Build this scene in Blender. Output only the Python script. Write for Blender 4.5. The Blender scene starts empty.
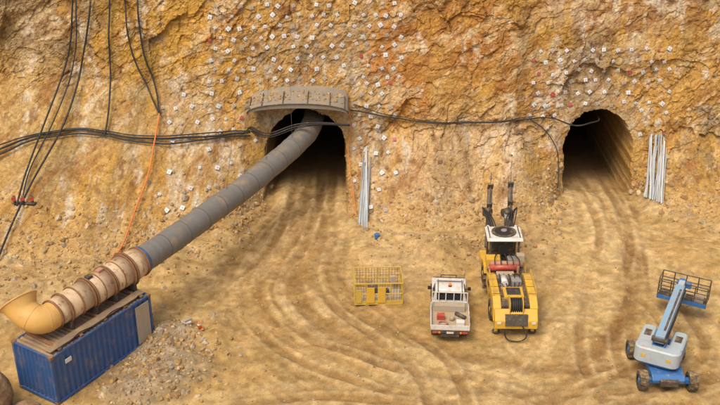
import bpy, math, random
import numpy as np
from mathutils import Vector, Matrix, Euler
random.seed(4); rng=np.random.default_rng(7)
scene=bpy.context.scene
col=scene.collection

# ------------------------------------------------------------ numpy noise
def _h(i,j,k,s):
    n=(i.astype(np.int64)*374761393+j.astype(np.int64)*668265263+k.astype(np.int64)*1274126177+s*974634777)&0xffffffff
    n=((n^(n>>13))*1274126177)&0xffffffff
    n=((n^(n>>16))*2246822519)&0xffffffff
    n=n^(n>>15)
    return (n&0xffffff)/float(0xffffff)
def vn(x,y,z=None,s=0):
    x=np.asarray(x,float); y=np.asarray(y,float)+0*x
    xi=np.floor(x);yi=np.floor(y);z0=np.zeros(x.shape)
    fx=x-xi;fy=y-yi
    fx=fx*fx*(3-2*fx);fy=fy*fy*(3-2*fy)
    if z is None or np.isscalar(z):
        r=0
        for a in (0,1):
            for b in (0,1):
                r=r+(fx if a else 1-fx)*(fy if b else 1-fy)*_h(xi+a,yi+b,z0,s)
        return r*2-1
    z=np.asarray(z,float);zi=np.floor(z);fz=z-zi;fz=fz*fz*(3-2*fz)
    r=0
    for a in (0,1):
        for b in (0,1):
            for c in (0,1):
                w=(fx if a else 1-fx)*(fy if b else 1-fy)*(fz if c else 1-fz)
                r=r+w*_h(xi+a,yi+b,zi+c,s)
    return r*2-1
def fbm(x,y,z=None,o=4,s=0,g=.5):
    r=0;a=1;t=0
    for k in range(o):
        r=r+a*vn(x*2**k+k*3.7,y*2**k+k*1.9,z*2**k if z is not None and not np.isscalar(z) else None,s+k*17);t+=a;a*=g
    return r/t
def facet(u,v,s,tilt=1.6):
    ui=np.floor(u);vi=np.floor(v)
    best=np.full(u.shape,1e9);out=np.zeros(u.shape);sec=np.full(u.shape,1e9)
    for a in (-1,0,1):
        for b in (-1,0,1):
            ci=ui+a;cj=vi+b;z0=np.zeros(u.shape)
            px=ci+_h(ci,cj,z0,s);py=cj+_h(ci,cj,z0,s+1)
            dx=u-px;dy=v-py;d=dx*dx+dy*dy
            o=(_h(ci,cj,z0,s+2)-.5)+ (_h(ci,cj,z0,s+3)-.5)*tilt*dx+(_h(ci,cj,z0,s+4)-.5)*tilt*dy
            m=d<best
            sec=np.where(m,best,np.minimum(sec,d))
            out=np.where(m,o,out);best=np.where(m,d,best)
    return out,np.sqrt(sec)-np.sqrt(best)
def sst(a,b,x):
    t=np.clip((x-a)/(b-a),0,1);return t*t*(3-2*t)

# ------------------------------------------------------------ materials
def newmat(name):
    m=bpy.data.materials.new(name);m.use_nodes=True
    nt=m.node_tree;b=nt.nodes['Principled BSDF'];return m,nt,b
DUST=(0.44,0.29,0.125,1)
def paint(name,c,rough=.5,dust=.35,metal=0.0,scale=3.0,rust=0.0):
    m,nt,b=newmat(name);N=nt.nodes;L=nt.links
    tc=N.new('ShaderNodeTexCoord')
    n1=N.new('ShaderNodeTexNoise');n1.inputs['Scale'].default_value=scale;n1.inputs['Detail'].default_value=9;n1.inputs['Roughness'].default_value=.65
    L.new(tc.outputs['Object'],n1.inputs['Vector'])
    r=N.new('ShaderNodeMapRange');r.inputs[1].default_value=.62-dust*.45;r.inputs[2].default_value=.85-dust*.25;r.inputs[3].default_value=dust*.25;r.inputs[4].default_value=.95
    L.new(n1.outputs['Fac'],r.inputs[0])
    g=N.new('ShaderNodeNewGeometry');sp=N.new('ShaderNodeSeparateXYZ');L.new(g.outputs['Normal'],sp.inputs[0])
    up=N.new('ShaderNodeMapRange');up.inputs[1].default_value=.2;up.inputs[2].default_value=1;up.inputs[3].default_value=.55;up.inputs[4].default_value=1.15
    L.new(sp.outputs['Z'],up.inputs[0])
    mu=N.new('ShaderNodeMath');mu.operation='MULTIPLY';mu.use_clamp=True
    L.new(r.outputs[0],mu.inputs[0]);L.new(up.outputs[0],mu.inputs[1])
    mx=N.new('ShaderNodeMix');mx.data_type='RGBA'
    mx.inputs[6].default_value=(*c,1);mx.inputs[7].default_value=DUST
    L.new(mu.outputs[0],mx.inputs[0]);last=mx.outputs[2]
    if rust>0:
        n2=N.new('ShaderNodeTexNoise');n2.inputs['Scale'].default_value=scale*1.7;n2.inputs['Detail'].default_value=10;n2.inputs['Roughness'].default_value=.7
        mp=N.new('ShaderNodeMapping');mp.inputs['Location'].default_value=(5,3,1);mp.inputs['Scale'].default_value=(1,1,.45);L.new(tc.outputs['Object'],mp.inputs[0]);L.new(mp.outputs[0],n2.inputs['Vector'])
        r2=N.new('ShaderNodeMapRange');r2.inputs[1].default_value=.68-rust*.3;r2.inputs[2].default_value=.74-rust*.15;L.new(n2.outputs['Fac'],r2.inputs[0])
        m2=N.new('ShaderNodeMix');m2.data_type='RGBA';m2.inputs[7].default_value=(.24,.095,.035,1)
        L.new(last,m2.inputs[6]);L.new(r2.outputs[0],m2.inputs[0]);last=m2.outputs[2]
    L.new(last,b.inputs['Base Color'])
    b.inputs['Roughness'].default_value=rough;b.inputs['Metallic'].default_value=metal
    bp=N.new('ShaderNodeBump');bp.inputs['Strength'].default_value=.15;bp.inputs['Distance'].default_value=.02
    L.new(n1.outputs['Fac'],bp.inputs['Height']);L.new(bp.outputs[0],b.inputs['Normal'])
    return m
def terrain_mat(name,bump=.6,fine=9.0,rough=.95,lo=.62,hi=1.32,vor=0):
    m,nt,b=newmat(name);N=nt.nodes;L=nt.links
    at=N.new('ShaderNodeAttribute');at.attribute_name='Col'
    tc=N.new('ShaderNodeTexCoord')
    n1=N.new('ShaderNodeTexNoise');n1.inputs['Scale'].default_value=fine;n1.inputs['Detail'].default_value=8;n1.inputs['Roughness'].default_value=.72
    n2=N.new('ShaderNodeTexNoise');n2.inputs['Scale'].default_value=1.3;n2.inputs['Detail'].default_value=6;n2.inputs['Roughness'].default_value=.65
    L.new(tc.outputs['Object'],n1.inputs['Vector']);L.new(tc.outputs['Object'],n2.inputs['Vector'])
    r=N.new('ShaderNodeMapRange');r.inputs[1].default_value=.3;r.inputs[2].default_value=.7;r.inputs[3].default_value=lo;r.inputs[4].default_value=hi
    L.new(n1.outputs['Fac'],r.inputs[0])
    mx=N.new('ShaderNodeMix');mx.data_type='RGBA';mx.blend_type='MULTIPLY';mx.inputs[0].default_value=1
    L.new(at.outputs['Color'],mx.inputs[6]);L.new(r.outputs[0],mx.inputs[7])
    r2=N.new('ShaderNodeValToRGB');e=r2.color_ramp.elements;e[0].position=.3;e[0].color=(.84,.74,.62,1);e[1].position=.7;e[1].color=(1.10,1.12,1.15,1)
    L.new(n2.outputs['Fac'],r2.inputs[0])
    m2=N.new('ShaderNodeMix');m2.data_type='RGBA';m2.blend_type='MULTIPLY';m2.inputs[0].default_value=1
    L.new(mx.outputs[2],m2.inputs[6]);L.new(r2.outputs[0],m2.inputs[7]);last=m2.outputs[2]
    if vor:
        mp=N.new('ShaderNodeMapping');mp.inputs['Rotation'].default_value=(0,math.radians(35),0);mp.inputs['Scale'].default_value=(1,1,1.7)
        ad=N.new('ShaderNodeMix');ad.data_type='VECTOR';ad.inputs[0].default_value=.06
        L.new(tc.outputs['Object'],ad.inputs[4]);L.new(n2.outputs['Color'],ad.inputs[5]);L.new(ad.outputs[1],mp.inputs[0])
        v=N.new('ShaderNodeTexVoronoi');v.feature='DISTANCE_TO_EDGE';v.inputs['Scale'].default_value=vor;L.new(mp.outputs[0],v.inputs['Vector'])
        r3=N.new('ShaderNodeMapRange');r3.inputs[1].default_value=0;r3.inputs[2].default_value=.05;r3.inputs[3].default_value=.76;r3.inputs[4].default_value=1
        L.new(v.outputs['Distance'],r3.inputs[0])
        m3=N.new('ShaderNodeMix');m3.data_type='RGBA';m3.blend_type='MULTIPLY';m3.inputs[0].default_value=1
        L.new(last,m3.inputs[6]);L.new(r3.outputs[0],m3.inputs[7]);last=m3.outputs[2]
    L.new(last,b.inputs['Base Color']);b.inputs['Roughness'].default_value=rough
    b.inputs['Specular IOR Level'].default_value=.15
    bp=N.new('ShaderNodeBump');bp.inputs['Strength'].default_value=bump;bp.inputs['Distance'].default_value=.1
    L.new(n1.outputs['Fac'],bp.inputs['Height']);L.new(bp.outputs[0],b.inputs['Normal'])
    return m

M=dict(
 rock=terrain_mat('rock',.65,6.0,vor=1.9), soil=terrain_mat('soil',.5,11.0,lo=.72,hi=1.24), rub=terrain_mat('rubble_mat',.6,9.0),
 blue=paint('container_blue',(.03,.10,.27),.5,.2,rust=.25,scale=1.6),
 roof=paint('container_roof_rust',(.22,.155,.11),.8,.35,rust=.40,scale=1.3),
 cream=paint('fan_cream',(.68,.49,.30),.5,.35,rust=.46,scale=2.2),
 bell=paint('fan_bell_yellow',(.74,.43,.12),.5,.25,rust=.12,scale=1.5),
 rustm=paint('rusty_steel',(.24,.11,.05),.75,.25,scale=5),
 duct=paint('duct_fabric',(.19,.18,.162),.6,.16,scale=1.2),
 ductb=paint('duct_seam',(.12,.11,.10),.6,.12,scale=2),
 ring=paint('ring_blue',(.03,.14,.38),.5,.1),
 blk=paint('black_rubber',(.02,.019,.018),.6,.08,scale=4),
 dark=paint('dark_steel',(.055,.05,.045),.6,.28,scale=5),
 tyre=paint('tyre',(.03,.027,.024),.85,.5,scale=5),
 steel=paint('galv_steel',(.36,.36,.35),.45,.2,metal=.3,scale=5),
 white=paint('white_paint',(.74,.72,.67),.4,.28,scale=3),
 tray=paint('tray_floor',(.45,.40,.32),.7,.6,scale=4),
 yel=paint('machine_yellow',(.74,.44,.04),.45,.34,scale=3),
 cageY=paint('cage_yellow',(.62,.42,.06),.5,.36,scale=4),
 red=paint('red_paint',(.48,.05,.04),.45,.28,scale=4),
 pink=paint('faded_red',(.50,.24,.17),.6,.35,scale=4),
 orange=paint('orange_hose',(.72,.20,.04),.5,.08),
 green=paint('green_hose',(.06,.28,.10),.5,.1),
 liftb=paint('lift_blue',(.02,.15,.40),.45,.22,scale=3),
 liftl=paint('lift_pale_blue',(.26,.42,.55),.45,.22,scale=3),
 liftg=paint('lift_grey',(.44,.52,.56),.45,.26,scale=3),
 shot=paint('steel_hood',(.27,.25,.215),.75,.38,scale=2.0,rust=.15),
 plate=paint('plate_galv',(.68,.67,.64),.5,.15,scale=6),
 amber=paint('amber',(.9,.25,.02),.3,.0),
)
mg,nt,b=newmat('window_glass');b.inputs['Base Color'].default_value=(.015,.02,.022,1);b.inputs['Roughness'].default_value=.08
nn=nt.nodes.new('ShaderNodeTexNoise');nn.inputs['Scale'].default_value=6
rr=nt.nodes.new('ShaderNodeMapRange');rr.inputs[3].default_value=.05;rr.inputs[4].default_value=.35;nt.links.new(nn.outputs['Fac'],rr.inputs[0]);nt.links.new(rr.outputs[0],b.inputs['Roughness'])
M['glass']=mg

# ------------------------------------------------------------ mesh helpers
def mesh_obj(name,V,F,mat,parent=None,smooth=False,bev=0,colr=None):
    me=bpy.data.meshes.new(name);me.from_pydata([tuple(v) for v in V],[],F);me.update()
    o=bpy.data.objects.new(name,me);col.objects.link(o)
    me.materials.append(mat)
    if smooth: me.polygons.foreach_set('use_smooth',[True]*len(me.polygons))
    if parent: o.parent=parent
    if bev>0:
        m=o.modifiers.new('b','BEVEL');m.width=bev;m.segments=2;m.limit_method='ANGLE'
    if colr is not None:
        a=me.color_attributes.new('Col','FLOAT_COLOR','POINT');a.data.foreach_set('color',np.asarray(colr,np.float32).ravel())
    return o
def empty(name,loc,rz=0,rx=0,ry=0):
    e=bpy.data.objects.new(name,None);col.objects.link(e);e.location=loc;e.rotation_euler=(rx,ry,rz);e.empty_display_size=.3;return e
def box(p,name,c,s,mat,rot=(0,0,0),bev=.015):
    V=[Vector((x*s[0]/2,y*s[1]/2,z*s[2]/2)) for x in(-1,1) for y in(-1,1) for z in(-1,1)]
    F=[(0,1,3,2),(4,6,7,5),(0,4,5,1),(2,3,7,6),(0,2,6,4),(1,5,7,3)]
    R=Euler(rot).to_matrix();V=[R@v+Vector(c) for v in V]
    return mesh_obj(name,V,F,mat,p,bev=min(bev,min(s)*.3))
def prism(p,name,prof,x0,x1,mat,bev=.02,tx=None):
    n=len(prof);V=[]
    for x,sg in((x0,1),(x1,-1)):
        for (y,z) in prof: V.append((x+sg*(tx(z) if tx else 0),y,z))
    F=[tuple(range(n))[::-1],tuple(range(n,2*n))]
    for i in range(n):
        j=(i+1)%n;F.append((i,j,n+j,n+i))
    o=mesh_obj(name,V,F,mat,p,bev=bev)
    import bmesh
    bm=bmesh.new();bm.from_mesh(o.data);bmesh.ops.recalc_face_normals(bm,faces=bm.faces);bm.to_mesh(o.data);bm.free()
    return o
def sweep_data(P,R,seg=16,cap=True,base=0):
    P=[Vector(p) for p in P];n=len(P)
    if np.isscalar(R):R=[R]*n
    V=[];F=[];up=None
    for i in range(n):
        t=(P[min(i+1,n-1)]-P[max(i-1,0)])
        if t.length<1e-6:t=Vector((0,0,1))
        t.normalize()
        if up is None:
            up=Vector((0,0,1)) if abs(t.z)<.9 else Vector((1,0,0))
        sd=t.cross(up).normalized();up=sd.cross(t).normalized()
        for k in range(seg):
            a=2*math.pi*k/seg
            V.append(P[i]+R[i]*(math.cos(a)*sd+math.sin(a)*up))
    for i in range(n-1):
        for k in range(seg):
            k2=(k+1)%seg
            F.append((base+i*seg+k,base+i*seg+k2,base+(i+1)*seg+k2,base+(i+1)*seg+k))
    if cap:
        F.append(tuple(base+k for k in range(seg))[::-1]);F.append(tuple(base+(n-1)*seg+k for k in range(seg)))
    return V,F
def tube(p,name,P,R,mat,seg=16,cap=True,smooth=True):
    V,F=sweep_data(P,R,seg,cap)
    o=mesh_obj(name,V,F,mat,p)
    if smooth:
        fl=[len(f)==4 for f in F];o.data.polygons.foreach_set('use_smooth',fl)
    return o
def tubes(p,name,paths,r,mat,seg=6):
    V=[];F=[]
    for P in paths:
        a,f=sweep_data(P,r,seg,True,len(V));V+=a;F+=f
    return mesh_obj(name,V,F,mat,p)
def catmull(P,n=8):
    P=[Vector(p) for p in P];out=[]
    Q=[2*P[0]-P[1]]+P+[2*P[-1]-P[-2]]
    for i in range(1,len(Q)-2):
        for k in range(n):
            t=k/n;a,b,c,d=Q[i-1:i+3]
            out.append(.5*((2*b)+(-a+c)*t+(2*a-5*b+4*c-d)*t*t+(-a+3*b-3*c+d)*t**3))
    out.append(P[-1]);return out
def wheel(p,name,c,r,w,hub=None,lug=.03,n=32):
    V=[];F=[]
    prof=[(-w/2,r*.55),(-w/2,r*.9),(-w*.42,r*.98),(-w*.15,r),(w*.15,r),(w*.42,r*.98),(w/2,r*.9),(w/2,r*.55)]
    for k in range(n):
        a=2*math.pi*k/n
        for j,(x,q) in enumerate(prof):
            if 2<=j<=5:
                q=q-(lug if (k//2+(1 if j>3 else 0))%2 else 0)
            V.append((c[0]+x,c[1]+q*math.cos(a),c[2]+q*math.sin(a)))
    m=len(prof)
    for k in range(n):
        k2=(k+1)%n
        for j in range(m-1):F.append((k*m+j,k*m+j+1,k2*m+j+1,k2*m+j))
    mesh_obj(name,V,F,M['tyre'],p)
    h=hub or M['dark']
    tube(p,name+'_rim',[(c[0]-w*.38,c[1],c[2]),(c[0]+w*.38,c[1],c[2])],r*.57,h,18)
    tube(p,name+'_hub',[(c[0]-w*.5,c[1],c[2]),(c[0]+w*.5,c[1],c[2])],r*.2,h,12)

# ------------------------------------------------------------ ROCK FACE
PL=dict(cx=-3.3,hw=2.5,sp=2.5,top=4.95)
PR=dict(cx=14.5,hw=2.1,sp=2.8,top=5.05)
FX=[-60,-27,-19,-13,-9,-7.2,-6.0,-5.3,-1.3,-0.7,0.3,3,6,9,11.2,12.3,16.7,17.6,19.5,22,27,60]
FY=[42,44.5,46,46.8,48.6,50.8,53.6,55.2,55.2,52.0,50.2,48.7,49.0,50.4,52.4,55.0,55.0,53.6,51.6,49.6,48,46]
ZX=[-60,-12,-7,-5.5,-1,0.5,6,11,12.5,17,19,60]
ZT=[7,6.8,4.8,3,3,3.8,4.2,3.6,3,3,4,4.8]
def arch_s(X,Z,p):
    h=p['top']-p['sp']
    dx=(X-p['cx'])/p['hw'];dz=np.maximum(Z-p['sp'],0)/h
    return (1-np.sqrt(dx*dx+dz*dz))*min(p['hw'],h)
def axis(f0,f1,st,ext):
    a=list(np.arange(f0,f1+1e-6,st));lo=[];hi=[];s=st
    v=f0
    while v>ext[0]:
        s*=1.35;v-=s;lo.append(v)
    s=st;v=a[-1]
    while v<ext[1]:
        s*=1.35;v+=s;hi.append(v)
    return np.array(lo[::-1]+a+hi)
wx=axis(-24,24,.065,(-250,250))
wz=np.concatenate([np.arange(-6,-.5,.25),np.arange(-.5,12.6,.06),np.arange(12.8,22,.3)])
X,Z=np.meshgrid(wx,wz)
F0=55.1+.7*fbm(X*.12,X*0+3.3,o=2,s=5)
foot=np.interp(X,FX,FY)+.6*fbm(X*.45,X*0+1.1,o=3,s=9)*(1-sst(0,.5,arch_s(X,0*X,PL)+.6))
zt=np.interp(X,ZX,ZT)
t=np.clip(1-np.maximum(Z,0)/zt,0,1)
Y=F0+.30*Z-(F0-foot)*t**1.5
u=X*.82+Z*.57;v=-X*.57+Z*.82
wu=u+.28*fbm(u*1.1,v*1.1,o=4,s=70);wv=v+.28*fbm(u*1.1,v*1.1,o=4,s=80)
f1,e1=facet(wu*.34,wv*.55,11);f2,e2=facet(wu*.9,wv*1.5,21);f3,e3=facet(wu*2.2,wv*3.2,31,2.4);f4,e4=facet(wu*4.6+wv,wv*5.5,37,2.6)
rockm=sst(.3,.85,1-t)*.9+.10
rough_=.30+.65*sst(-.35,.35,fbm(X*.22,Z*.28,o=3,s=60))
leftsoft=(1-.5*sst(-9,-14,X)*sst(8,5,Z))*rough_
big=1.3*fbm(X*.11,Z*.16,o=3,s=40)
disp=big*.5+(.34*f1+.22*f2)*rockm*leftsoft+(.115*f3+.045*f4)*(rockm*.8+.12)*(.35+.6*leftsoft)+.15*fbm(X*1.2,Z*1.5,o=6,s=44,g=.56)
upper=sst(7,10,Z)*sst(-8,-13,X);disp+=upper*.35*f1
sl=arch_s(X,Z,PL);sr=arch_s(X,Z,PR)
near=np.maximum(sst(-1.6,-.2,sl),sst(-1.6,-.2,sr))
Y=Y-disp*(1-near*.6)-.1*near
jit=.24*fbm(X*1.1,Z*1.1,o=5,s=50,g=.6)
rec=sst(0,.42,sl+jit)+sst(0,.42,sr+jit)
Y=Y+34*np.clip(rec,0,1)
WY=Y.copy()
wxf=wx;wzf=wz
def wall_y(x,z):
    i=int(np.clip(np.searchsorted(wxf,x),1,len(wxf)-1));j=int(np.clip(np.searchsorted(wzf,z),1,len(wzf)-1))
    tx=(x-wxf[i-1])/(wxf[i]-wxf[i-1]);tz=(z-wzf[j-1])/(wzf[j]-wzf[j-1])
    return ((WY[j-1,i-1]*(1-tx)+WY[j-1,i]*tx)*(1-tz)+(WY[j,i-1]*(1-tx)+WY[j,i]*tx)*tz)
# colour
def C(*c):return np.array(c)
colr=np.zeros(X.shape+(3,))+C(.54,.33,.10)
def blend(mask,c):
    global colr
    colr=colr*(1-mask[...,None])+mask[...,None]*C(*c)
wX=X+2.0*fbm(X*.35,Z*.35,o=6,s=90,g=.6);wZ=Z+1.7*fbm(X*.4,Z*.4,o=6,s=95,g=.6)
def blob(cx,cz,rx,rz,c,k=.85):
    d=np.sqrt(((wX-cx)/rx)**2+((wZ-cz)/rz)**2);blend(sst(1.3,.5,d)*k,c)
blob(-19.5,10.2,4,3,(.34,.25,.135)); blob(-12,8.5,4.2,4,(.58,.35,.08)); blob(-18,4.5,5,3,(.53,.36,.15))
blob(-15.5,6.8,2.5,1.5,(.44,.28,.11),.6)
blob(-8,9,2.6,3,(.57,.32,.08)); blob(-10,4.5,4,2.2,(.50,.33,.15)); blob(-3,8.6,4.5,2.6,(.58,.36,.14))
blob(2.6,7,1.7,6,(.50,.22,.055)); blob(6.8,9.3,3,3,(.44,.20,.055)); blob(9.5,6,2.2,3,(.55,.30,.085))
blob(12.8,10.8,2.6,1.8,(.48,.36,.24)); blob(17,10.5,4,2.4,(.40,.24,.11)); blob(14.5,7.2,4.2,2,(.48,.32,.17)); blob(20.5,5.5,4.2,4,(.57,.34,.10))
blob(6,2.8,6,2.8,(.61,.43,.23),.85); blob(9,3.0,1.2,1.8,(.70,.57,.40),.8); blob(1.2,3.2,1.7,2.6,(.60,.40,.19))
ve=fbm(wu*.35,wv*1.7,o=6,s=101,g=.65);blend(sst(.08,.35,ve)*.65,(.33,.145,.045))
ve=fbm(wu*.4+9,wv*1.5,o=6,s=111,g=.66);blend(sst(.08,.36,ve)*.7,(.68,.52,.29))
ve=fbm(X*.9,Z*.45,o=6,s=121,g=.65);blend(sst(.08,.4,ve)*.55,(.62,.36,.07))
ve=fbm(X*1.1,Z*.7,o=6,s=131,g=.68);blend(sst(.17,.42,ve)*.75,(.72,.62,.47))
ve=fbm(X*.5+7,Z*.5,o=6,s=137,g=.68);blend(sst(.18,.45,ve)*.65,(.40,.30,.17))
ve=fbm(X*1.6+7,Z*1.6,o=5,s=139,g=.7);blend(sst(.22,.45,ve)*.7,(.26,.125,.05))
sh_=sst(-2.3,-.3,sl+.9*fbm(X*.8,Z*.8,o=5,s=161))*sst(3.2,4.6,Z);blend(sh_*.55,(.46,.36,.235))
sh_=sst(-1.3,-.2,sr+.7*fbm(X*.8,Z*.8,o=5,s=163))*sst(2.5,4.0,Z);blend(sh_*.4,(.50,.38,.23))
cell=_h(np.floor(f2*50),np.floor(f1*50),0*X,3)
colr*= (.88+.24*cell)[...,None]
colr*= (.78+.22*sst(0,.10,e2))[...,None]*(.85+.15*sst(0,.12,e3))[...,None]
stn=fbm(X*.8,Z*.25,o=5,s=141);colr*=(1-.30*sst(.1,.5,stn))[...,None]
gm=sst(1.8,.2,Z+.9*fbm(X*1.2,Z,o=4,s=151))
blend(gm*.75,(.56,.375,.16))
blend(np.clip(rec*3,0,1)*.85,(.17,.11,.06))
# bolts
bolts=[]
def region(x0,x1,z0,z1,sx,sz,keep):
    z=z0;r=0
    while z<z1:
        x=x0+(sx/2 if r%2 else 0)
        while x<x1:
            bx=x+random.uniform(-.1,.1);bz=z+random.uniform(-.09,.09)
            a=max(float(arch_s(np.array([bx]),np.array([bz]),p)[0]) for p in(PL,PR))
            hood=(-6.7<bx<-.5 and 4.8<bz<6.6)
            if a<-.35 and random.random()<keep and not hood: bolts.append((bx,bz))
            x+=sx
        z+=sz;r+=1
region(-9.0,2.5,6.8,12.4,.76,.60,.93)
region(-11.8,-6.2,1.4,6.6,.84,.66,.82)
region(-.75,2.3,.9,6.8,.72,.62,.88)
region(10.4,18.8,5.4,8.9,.78,.62,.93)
region(10.2,12.2,3.4,5.4,.78,.66,.7);region(17.0,18.8,3.6,5.4,.78,.66,.8)
for (bx,bz) in bolts:
    i0,i1=np.searchsorted(wx,[bx-.5,bx+.5]);j0,j1=np.searchsorted(wz,[bz-1.0,bz+.4])
    dx=X[j0:j1,i0:i1]-bx;dz=Z[j0:j1,i0:i1]-bz
    d=np.sqrt((dx/.26)**2+(np.where(dz<0,dz/.55,dz/.24))**2)
    k=(sst(1.2,.2,d)*random.uniform(.1,.55))[...,None]
    colr[j0:j1,i0:i1]=colr[j0:j1,i0:i1]*(1-k)+k*C(.62,.54,.41)
def grid_obj(name,GX,GY,GZ,GC,mat,smooth):
    nr,nc=GX.shape
    V=np.stack([GX,GY,GZ],-1).reshape(-1,3)
    idx=np.arange(nr*nc).reshape(nr,nc)
    F=np.stack([idx[:-1,:-1],idx[:-1,1:],idx[1:,1:],idx[1:,:-1]],-1).reshape(-1,4)
    me=bpy.data.meshes.new(name);me.vertices.add(len(V));me.vertices.foreach_set('co',V.astype(np.float32).ravel())
    me.loops.add(F.size);me.loops.foreach_set('vertex_index',F.astype(np.int32).ravel())
    me.polygons.add(len(F));me.polygons.foreach_set('loop_start',np.arange(0,F.size,4,dtype=np.int32))
    me.update(calc_edges=True);me.validate()
    me.polygons.foreach_set('use_smooth',np.full(len(F),smooth))
    a=me.color_attributes.new('Col','FLOAT_COLOR','POINT')
    cc=np.concatenate([np.clip(GC,0.01,.85),np.ones(GC.shape[:2]+(1,))],-1);a.data.foreach_set('color',cc.astype(np.float32).ravel())
    o=bpy.data.objects.new(name,me);col.objects.link(o);me.materials.append(mat);return o
GX=np.vstack([X,X[-1:],X[-1:],X[-1:]]);GY=np.vstack([Y,Y[-1:]+6,Y[-1:]+60,Y[-1:]+400]);GZ=np.vstack([Z,Z[-1:]+.4,Z[-1:]+1,Z[-1:]+2])
GC=np.concatenate([colr,colr[-1:],colr[-1:],colr[-1:]],0)
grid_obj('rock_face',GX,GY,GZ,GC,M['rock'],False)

# ------------------------------------------------------------ GROUND
gx=axis(-24,24,.08,(-500,500))
gy=np.concatenate([axis(33,56.5,.08,(-400,57)),np.arange(58.5,95,1.5),[120,200,500]])
GXm,GYm=np.meshgrid(gx,gy)
fine=sst(-30,-24,GXm)*sst(30,24,GXm)*sst(24,31,GYm)
H=.36*fbm(GXm*.16,GYm*.16,o=3,s=200)+.10*fbm(GXm*.6,GYm*.6,o=4,s=210,g=.5)+.04*fbm(GXm*2.1,GYm*2.1,o=3,s=215,g=.7)
footg=np.interp(gx,FX,FY)[None,:]
apron=sst(4.0,0,footg-GYm)*(1-np.maximum(sst(3.2,2.2,np.abs(GXm-PL['cx'])),sst(2.8,2,np.abs(GXm-PR['cx']))))
H+=apron*(.28+.35*fbm(GXm*.8,GYm*.9,o=5,s=260,g=.6))
gc=np.zeros(GXm.shape+(3,))+C(.60,.405,.16)
def gb(mask,c):
    global gc
    gc=gc*(1-mask[...,None])+mask[...,None]*C(*c)
n0=fbm(GXm*.25,GYm*.35,o=7,s=220,g=.62);gb(sst(-.05,.35,n0)*.55,(.69,.50,.24));gb(sst(-.0,-.4,n0)*.55,(.49,.30,.105))
gb(apron*.5,(.60,.43,.21))
def gblob(cx,cy,rx,ry,c,k=.8,s=0):
    d=np.sqrt(((GXm-cx)/rx)**2+((GYm-cy)/ry)**2)+.5*fbm(GXm*.6,GYm*.6,o=6,s=300+s,g=.6)
    m=sst(1.15,.4,d);gb(m*k,c);return m
gblob(-4.4,48.5,3.4,6.5,(.43,.25,.085),.8);gblob(-2.5,40,5.5,4.5,(.51,.32,.12),.6,3);gblob(-5.5,43.5,2.8,3.4,(.40,.235,.08),.55,4)
gblob(14,50,2.8,5,(.72,.52,.24),.75,7);gblob(9,47,3,3,(.66,.47,.24),.5,8);gblob(2,46,3,3,(.66,.47,.24),.5,9);gblob(11,38,5,3,(.50,.32,.12),.4,10)
gblob(-3,35,6,1.6,(.50,.32,.12),.5,11)
m=gblob(-9.4,37.6,2.5,3.6,(.40,.325,.225),.85,12)
H+=.5*m*(1+.7*fbm(GXm*1.5,GYm*1.5,o=5,s=320,g=.6))
m=gblob(-17,42.5,4,3,(.54,.38,.19),.6,14)
for (cx,cy,rx,ry,hh,sd_) in [(-6.9,39.3,.8,2.2,.25,1),(4.5,47.6,2.2,1.2,.35,2),(1.2,47.6,1.2,1.0,.3,3),(10.8,49.5,1.2,1.6,.35,4),(18.8,47.5,2.2,1.8,.4,5),(-15.2,43.8,3,1.3,.35,6),(-10.5,46.0,2,1.4,.4,7),(20,40,1.6,2.5,.25,8)]:
    d=np.sqrt(((GXm-cx)/rx)**2+((GYm-cy)/ry)**2)+.4*fbm(GXm*.9,GYm*.9,o=4,s=700+sd_);H+=hh*sst(1.2,.1,d)
def lane(P,w,amp,dk,seed,narrow=False):
    global H
    Q=catmull([(a,b,0) for a,b in P],9);Q=np.array([(q.x,q.y) for q in Q])
    seg=np.diff(Q,axis=0);L=np.sqrt((seg**2).sum(1));cum=np.concatenate([[0],np.cumsum(L)])
    best=np.full(GXm.shape,1e9);S=np.zeros(GXm.shape);D=np.zeros(GXm.shape)
    for i in range(len(seg)):
        tx,ty=seg[i]/L[i];dx=GXm-Q[i,0];dy=GYm-Q[i,1]
        s=np.clip(dx*tx+dy*ty,0,L[i]);ex=dx-s*tx;ey=dy-s*ty;d=ex*ex+ey*ey
        m=d<best;best=np.where(m,d,best);S=np.where(m,cum[i]+s,S);D=np.where(m,dx*ty-dy*tx,D)
    if narrow:
        dd=np.abs(np.abs(D+.25*fbm(S*.2,0*D,o=2,s=seed))-.85);ok=(best<4)
        pt=.25+.75*sst(-.4,.3,vn(S*.25,D*.2,s=seed+2))
        rag=.06*fbm(GXm*3,GYm*3,o=2,s=seed+8)
        wgt=sst(.30,.12,dd+rag)*ok*fine*pt;lip=sst(.18,0,np.abs(dd-.36)+rag)*ok*fine*pt
        H+=-.05*amp*wgt+.04*amp*lip
        gb(wgt*dk*.6,(.35,.20,.075));gb(lip*dk*.4,(.74,.56,.30));return
    ds=np.sqrt(best)
    wgt=sst(w*.6+w*.35*fbm(GXm*.5,GYm*.5,o=4,s=seed+40),w*.2,ds)*fine
    D2=D+.7*fbm(S*.08,D*.12,o=2,s=seed+5)
    st=.5*vn(D2*.9,S*.03,s=seed)+.55*vn(D2*2.1,S*.04,s=seed+1)+.38*vn(D2*4.6,S*.06,s=seed+2)
    patch=np.clip(.8+.9*fbm(GXm*.4,GYm*.4,o=4,s=seed+9,g=.6),.15,1.2)
    H+=amp*wgt*st*patch*.085
    rg=.16*fbm(GXm*3,GYm*3,o=3,s=seed+19)
    a=sst(.05,.6,st*patch+rg)*wgt*dk;b=sst(-.05,-.6,st*patch+rg)*wgt*dk
    gb(a*.7,(.74,.54,.27));gb(b*.9,(.33,.19,.07))
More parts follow.
